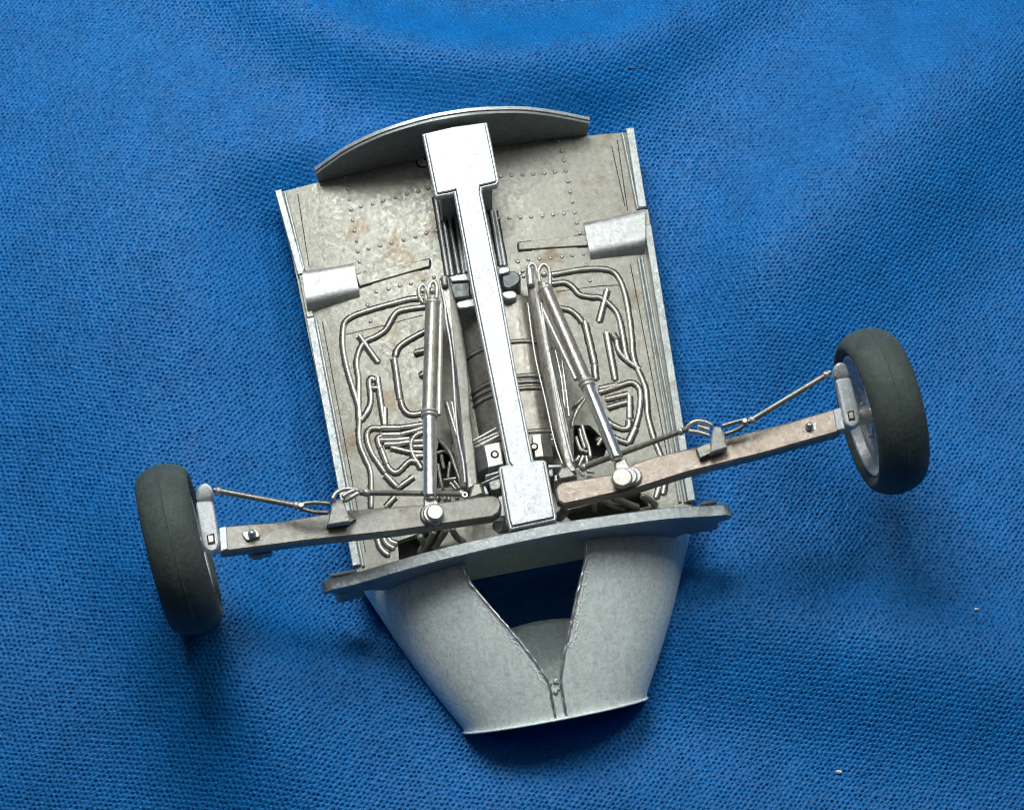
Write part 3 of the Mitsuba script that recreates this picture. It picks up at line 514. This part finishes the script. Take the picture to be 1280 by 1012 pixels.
obj(LA + '__end_block', slab([(-375.7,-146.5,129),(-366.5,-146.6,129),(-369.4,-174.8,129),(-378.2,-176.6,129)], 15, 1), 'bright_paint'); obj(RA + '__end_block', slab([(361.1,-139.1,129),(370.6,-137.9,129),(369.3,-166,129),(358.9,-166.2,129)], 15, 1), 'bright_paint')
# folded pads with clevis links
def pad(name, reg_top, reg_foot, hook, link, mat):
    a = obj(name + '__pad', slab(reg_top, 9, 1.5), 'pipe_paint'); obj(name + '__pad_foot', slab(reg_foot, 7, 1.0), 'aged_paint')
    for s in hook: obj(name + '__hook', tube(s, 2.9, 8), 'pipe_paint', 50)
    for s in link: obj(name + '__clevis', tube(s, 2.7, 8), 'aged_paint', 50)
pad(LA, [(-251.7,-167.6,128),(-242.5,-142.6,131),(-238.2,-138.6,132),(-228.2,-139.6,131),(-224.5,-168.6,128)], [(-253,-165.3,121),(-225.3,-166,121),(-217.5,-161,116),(-230.4,-143.9,116),(-246.2,-153,120)],
    [[(-240.6,-140.3,136),(-235.9,-134.1,136),(-226.9,-130.6,136),(-217.3,-131.7,136),(-209.4,-134.5,134)], [(-226.8,-143.5,132),(-217.8,-140.8,134),(-210,-137.6,134)], [(-228.4,-139.6,136),(-220.5,-135.9,136),(-214.2,-134.5,136)]],
    [[(-279.9,-141,140),(-262.7,-141.5,139),(-244.9,-145,136)], [(-279.5,-145.4,140),(-264.6,-152.2,137),(-249,-153.9,132)]], 'aged_paint')
pad(RA, [(215.7,-134.7,130),(219.7,-133.2,130),(225.2,-135.7,130),(227.3,-145.1,129),(227,-161.1,126),(205.3,-164.5,126),(210,-149.2,128)], [(191.8,-152,119),(210.6,-147,120),(208.1,-162.3,120),(193.6,-165.3,119)],
    [[(184.3,-129.5,128),(191.2,-125,131),(198.6,-123.9,132),(207.7,-126.8,132),(215.1,-131.9,130)], [(187.1,-132.8,128),(197.3,-136.1,128),(209.4,-142.2,126)], [(198.6,-130,130),(210.6,-135.9,129)]],
    [[(226.6,-134.9,130),(238.7,-134.2,132),(255.4,-134.1,136)], [(228.4,-144,126),(241.6,-143.1,130),(254.1,-140,135)]], 'aged_paint')
for n_, c in ((LA, (-277.3,-143.3,140)), (RA, (252.9,-136.9,136))): obj(n_ + '__pin', disc(c, [0, 0, 1], 3.6, 4, 16), 'pipe_paint')
def rod(name, a, b, r=3.4, collar=True):
    k = obj(name + '__drag_rod', tube([a, b], r, 12, False), 'aged_paint', 50)
    if collar:
        for s in (.04, .95): c = A(a) + (A(b) - A(a)) * s; obj(k + '__collar', tube([c, c + (A(b) - A(a)) * .03], r + 1.3, 12, False), 'pipe_paint', 50)
rod(LA, (-373.6,-108.3,150), (-280.2,-142.7,140)); rod(LA, (-207.5,-137.6,134), (-84.1,-135.9,70))
rod(RA, (365.3,-99.9,150), (258.1,-138.1,136)); rod(RA, (184.8,-129.7,128), (59.2,-126.3,60))
# bolts near the wheels
for n_, base, ball in ((LA, [(-351.5,-157.2,128),(-333.2,-155.8,128),(-329.7,-166.5,128),(-346.8,-169.4,128)], (-339.3,-162.6,128)), (RA, [(318.3,-155.6,124),(329,-147.1,124),(342.2,-148.3,124),(340.4,-159.9,124),(325,-162.7,124)], (328.6,-153.6,124))):
    obj(n_ + '__bolt_base', slab(rounded(base, 4), 6, 1.0), 'pipe_paint')
    b = trimesh.creation.icosphere(2, 5.0); b.apply_scale([1, 1, 1.1]); b.apply_translation(A(ball) + [0, 0, 3]); obj(n_ + '__bolt', b, 'chrome', True)
obj(RA + '__bolt_base', slab([(333.1,-149.7,125),(341.9,-148.7,125),(340.3,-159.8,125),(331.9,-159.2,125)], 6, .8), 'bright_paint')
obj(LA + '__stop_peg', slab(rounded([(-351.1,-174.4,105),(-319.6,-174.3,105),(-321.5,-179,105),(-341.6,-180.8,105)], 4), 12, 1), 'aged_paint')
# knobs where the struts meet the arms
KN = [(LA, [(-129,-167.5,104), (-127.3,-168.9,108), (-125.3,-169.4,112)], [14.5, 12.8, 10.6]), (RA, [(111.8,-166.2,106), (106.5,-167.5,109), (98.6,-169.4,114)], [12, 11.5, 12.5])]
for n_, cs, rs in KN:
    for c, r in zip(cs, rs): obj(n_ + '__knob', disc(A(c) - [0, 0, 6], [0, 0, 1], r, 7, 36, 2.0), 'pipe_paint' if r < 13 else 'aged_paint', 40)

# ---------------------------------------------------------------- retraction struts and brace bars
LS, RS = M + '__left_strut', M + '__right_strut'
def strut(name, top, mid, low, r0, r1, twin):
    top, mid, low = A(top), A(mid), A(low); d = (mid - top) / np.linalg.norm(mid - top)
    obj(name + '__cylinder', tube([top, mid], r0, 24, False), 'strut_paint', 50)
    if twin is not None: obj(name + '__side_tube', tube(twin, 3.4, 14, False), 'pipe_paint', 50)
    for s, rr in ((0, r0 + 1.4), (5, r0 + .8)): obj(name + '__collar', tube([mid - d * (6 - s), mid - d * (3 - s)], rr, 24, False), 'pipe_paint', 50)
    obj(name + '__collar', tube([top + d * 3, top + d * 7], r0 + 1, 24, False), 'pipe_paint', 50)
    obj(name + '__piston', tube([mid, low], r1, 24, False), 'chrome', 50)
strut(LS, (-74.4,131.9,60), (-108.5,-35.5,88), (-127.2,-146.9,108), 9.3, 7.9, [(-65.6,125.8,60), (-96.5,-34.8,86)])
strut(RS, (65.6,124.5,60), (87,-32.9,88), (98.7,-142.1,110), 8.6, 7.6, [(53.7,117.2,56), (75.6,-19,82)])
def eyes(name, loops, balls):
    for p in loops: obj(name + '__lug', tube(p, 2.7, 10), 'pipe_paint', 50)
    for c, r in balls: b = trimesh.creation.icosphere(2, r); b.apply_translation(c); obj(name + '__pivot', b, 'pipe_paint', True)
eyes(LS, [[(-87.6,132.7,58),(-90.2,142.2,60),(-88.5,151.4,61),(-83.2,156.1,61),(-79.7,150.1,60),(-82.6,134,59)], [(-79,134.2,60),(-78.1,145.9,62),(-72.4,156.3,62),(-67.3,156,62),(-66.7,147,61),(-70.2,132.5,60)]], [((-84.6,149.3,58), 3.6), ((-72.9,147,58), 4.6), ((-74.7,150.2,62), 2.8)])
eyes(RS, [[(50.5,127.5,60),(48.8,145.1,61),(53.8,157,62),(60.1,155.7,62),(60.5,140.4,60)], [(61.3,131.3,60),(62.7,146.3,62),(70.4,154.6,62),(76.2,148.1,62),(74.5,131.7,60),(71.9,123.3,60)]], [((69.4,142.7,58), 4.2), ((54.2,145.7,58), 3.8), ((43.7,152.2,58), 2.8), ((43.5,144.8,58), 2.6)])
obj(LS + '__fork', slab([(-135.7,-145.2,105),(-121.7,-147.4,105),(-117.6,-157.9,105),(-137,-159.3,105)], 10, 2), 'pipe_paint'); obj(RS + '__fork', slab([(94.3,-146.2,108),(108.4,-142.5,108),(113,-160.5,108),(93.3,-161.8,108)], 10, 2), 'pipe_paint')
LB, RB = M + '__left_brace', M + '__right_brace'
obj(LB, slab([(-61.2,160.6,60),(-57.2,165.6,60),(-52.1,165.8,60),(-48,160.3,60),(-47.8,144.7,61),(-46.7,123.3,62),(-46.2,88,64),(-48.2,45.7,66),(-52.7,5.7,70),(-59.1,-38.7,74),(-62.5,-83.1,78),(-68.2,-133.6,84),(-81.5,-137.3,84),(-79,-113.2,81),(-76.7,-75,78),(-70.2,-19.2,72),(-65.7,32,67),(-62.2,88.9,64),(-61.8,124,62)], 22, 2.2), 'aged_paint', 30)
obj(LB + '__edge_strip', tube([(-60.8,156.9,62),(-60.8,139.6,62),(-60.9,120.4,63),(-63.3,98.5,65),(-65.7,48.2,68)] + [(-78.1,-51.4,78),(-79.5,-99.8,82),(-82.3,-128.2,86)], 1.5, 8), 'bright_paint', 50)
obj(LB + '__boss', tube([(-55.5,157.6,64),(-56.1,147.6,64)], 4.6, 12, False), 'aged_paint', 50)
obj(LB + '__rear_bar', slab([(-86.2,-3.9,58),(-71.5,-7.8,60),(-73.6,-67.1,68),(-81.1,-130.4,78),(-86.8,-128.4,76),(-84.4,-63.1,64)], 14, 1.2), 'aged_paint'); obj(LB + '__rear_rib', tube([(-83.3,-9.2,62),(-79.4,-57.6,68)], 2.0, 8, False), 'pipe_paint', 50)
obj(LB + '__rear_rib', tube([(-77.1,-10.4,62),(-78,-56.5,68)], 1.8, 8, False), 'pipe_paint', 50)
obj(LB + '__foot', slab([(-73.1,-133.7,92),(-64.8,-134.7,92),(-63.3,-148.8,92),(-82.7,-152.8,92),(-78.3,-141.9,92)], 12, 2), 'aged_paint'); obj(LB + '__eye', lathe([(1.6, 0), (3.8, 0), (3.8, 3), (1.6, 3), (1.6, 0)], (-86.4,-146.6,90), [.2, .1, 1], 18), 'pipe_paint')
obj(RB, slab([(48,149.4,60),(55.5,156.1,60),(61.5,150.2,60),(61.1,123.2,61),(58.9,82.5,63),(56.2,30.1,67),(56.1,-27.8,72),(55.1,-79.5,78),(51.1,-140.3,84),(40.8,-138.3,84),(38.2,-104,80),(37.8,-58.4,75),(38.4,-12.3,70),(42,44.7,66),(44.1,79.7,63),(45.1,114.8,61)], 22, 2.2), 'aged_paint', 30)
obj(RB + '__edge_strip', tube([(56.9,101,63),(53.1,50.7,66),(50.9,2.6,71),(48.1,-53.8,78),(48.1,-107.4,86),(48.9,-127.7,88)], 1.6, 8), 'bright_paint', 50); obj(RB + '__edge_strip', tube([(40.7,104.8,62),(34.8,30.7,67),(34.3,-40.8,74),(33.3,-94.4,82),(36,-127,86)], 1.2, 8), 'pipe_paint', 50)
obj(RB + '__boss', tube([(51.9,150.3,64),(49.4,128.5,64)], 4.6, 12, False), 'pipe_paint', 50)
for p in [[(62.5,38.5,52),(61.5,-3.5,56),(56.8,-44.2,60)], [(69.3,40.1,52),(65.2,-4.2,56),(59.7,-57,62)]]: obj(RB + '__rear_rib', tube(p, 2.0, 8), 'pipe_paint', 50)
obj(RB + '__foot', slab([(33.1,-133.6,92),(42.1,-134.1,92),(49.3,-148.7,92),(28.6,-149.2,92),(26.5,-141.6,92)], 12, 2), 'aged_paint'); obj(RB + '__eye', tube([(51.2,-139.9,92),(56.5,-149.5,92)], 2.4, 8, False), 'pipe_paint')

# ---------------------------------------------------------------- wheels
def wheel(name, c, axis, inner):
    """axis points outwards (away from the bay); inner = True builds the spoked well that the photograph shows"""
    R_, r_ = 101, 75
    prof = [(r_, -23), (r_ + 1.5, -26), (r_ + 6, -30), (r_ + 11, -30.5), (r_ + 17, -26.5), (r_ + 22, -19), (r_ + 25, -10), (r_ + 25.8, -1.6), (r_ + 26.4, 0), (r_ + 25.8, 1.6), (r_ + 25, 10), (r_ + 22, 19), (r_ + 17, 26.5), (r_ + 11, 30.5), (r_ + 6, 30), (r_ + 1.5, 26), (r_, 23)]
    pr = smooth_path([(a, b, 0) for a, b in prof], 4)[:, :2]
    obj(name + '__tyre', lathe(pr, c, axis, 128), 'rubber', 60)
    rp = [(74.6, -24), (72.5, -25.5), (70, -24), (68.5, -20), (66, -14), (60, -12), (56, -12.5), (54, -9), (38, -7), (34, -9), (20, -9), (16, -14), (8, -14), (.1, -14)]
    obj(name + '__rim', lathe(rp, c, axis, 96), 'bright_paint', 30); obj(name + '__outer_disc', lathe([(75, -23.5), (75, 24), (72, 26), (68, 27), (50, 22), (.1, 20)], c, axis, 96), 'rim_paint', 30)
    ax_ = A(axis) / np.linalg.norm(axis); x = np.cross(ax_, [0, 0, 1.0]); x /= np.linalg.norm(x); y = np.cross(ax_, x)
    for k in range(14):
        a = 2 * math.pi * k / 14; d = math.cos(a) * x + math.sin(a) * y; b = trimesh.creation.icosphere(1, 3.4); b.apply_translation(A(c) + d * 46 - ax_ * 10); obj(name + '__rim_bolt', b, 'chrome', True)
    for k in range(10):
        a = 2 * math.pi * k / 10; d = math.cos(a) * x + math.sin(a) * y; obj(name + '__rim_spoke', bar(A(c) + d * 18 - ax_ * 9, A(c) + d * 40 - ax_ * 8.5, 5, 4, 1, side=np.cross(d, ax_)), 'pipe_paint')
    obj(name + '__axle', disc(A(c) - ax_ * 40, ax_, 11, 34, 24), 'pipe_paint')
LW, RW = M + '__left_wheel', M + '__right_wheel'
wheel(LW, (-425.7,-157.3,112), [-1, -.065, -.02], False); wheel(RW, (420.6,-145.1,112), [1, .045, .02], True)
labels[LW] = {'label': 'black wheel seen on its tread, left'}; labels[RW] = {'label': 'black wheel showing its silver rim, right'}
obj(LA + '__fork_plate', slab(rounded([(-397.5,-113.4,140),(-377,-116,140),(-376.9,-166.7,136),(-382.1,-177.6,136),(-391.8,-176.7,136),(-396.9,-168.2,136)], 5), 12, 1.6), 'bright_paint')
obj(LA + '__fork_head', slab(rounded([(-396.8,-112.5,141),(-392.9,-98,145),(-382.4,-93.6,146),(-374.9,-101.8,145),(-376.8,-114.9,141)], 5), 14, 2), 'bright_paint')
obj(RA + '__fork_plate', slab(rounded([(371.2,-104.9,140),(390.1,-105.9,140),(388.6,-152.5,136),(385.2,-164.4,136),(376.9,-168.2,136),(370.6,-163.5,136),(368.8,-155.2,136)], 5), 12, 1.6), 'bright_paint')
obj(RA + '__fork_head', slab(rounded([(371.4,-91.2,145),(380,-86,146),(387.8,-89.5,145),(390.1,-105.5,141),(371.1,-104,141)], 5), 14, 2), 'bright_paint')
for n_, o in ((LA, [(-390.6,-155.7,137.2),(-381.7,-156.2,137.2),(-382.1,-169.1,137.2),(-390.8,-168.9,137.2)]), (RA, [(375,-148,137.2),(383.1,-148,137.2),(381.5,-160.3,137.2),(373.8,-160.1,137.2)])):
    o3 = A(o); c = o3.mean(0); obj(n_ + '__square_hole', slab(o3, 2, .2), 'wash_paint', False); obj(n_ + '__square_pin', slab(rounded(c + (o3 - c) * [.68, .68, 1] + [0, 0, .8], 1.5), 3, .6), 'pipe_paint')

k = obj(FL + '__wash_line', cat(wash), 'wash_paint', False); labels[k] = {'label': 'thin dark paint wash along the raised details', 'kind': 'stuff'}

# ---------------------------------------------------------------- bits on the cloth
def on_cloth(x, y): return np.array([x, y, float(cloth_z(np.array([x]), np.array([y]))[0])])
def lint(key, px, size, label, group=None):
    c = A(px) @ ROT.T; b = trimesh.creation.icosphere(2, size); b.vertices = b.vertices * (1 + .5 * (meshkit.noise(b.vertices * .9 + 5, 3)[:, None] - .5)) * [1.3, .8, .6]
    b.vertices = (b.vertices + on_cloth(c[0], c[1]) + [0, 0, size * .4]) * U; scene[key] = mikit.ply(b, 'lint', smooth=True); labels[key] = {'label': label, 'category': 'lint speck'}
lint('lint_speck', (295.8,-517.8,-60), 3.0, 'larger white lint speck on the cloth near the lower right corner'); lint('lint_speck_001', (507.4,-359.1,-60), 2.2, 'tiny white lint speck on the cloth by the right edge')
tp = A([(251.7,466.6,-60),(265.1,466.5,-60),(278.6,471.8,-60),(290.5,479.9,-60)]) @ ROT.T; tp = A([on_cloth(a[0], a[1]) + [0, 0, 1.2] for a in tp]); th = tube(tp, .45, 6); th.vertices = th.vertices * U
scene['thread'] = mikit.ply(th, 'thread_fibre', smooth=True); labels['thread'] = {'label': 'fine pale thread lying on the cloth above the bay', 'category': 'thread'}
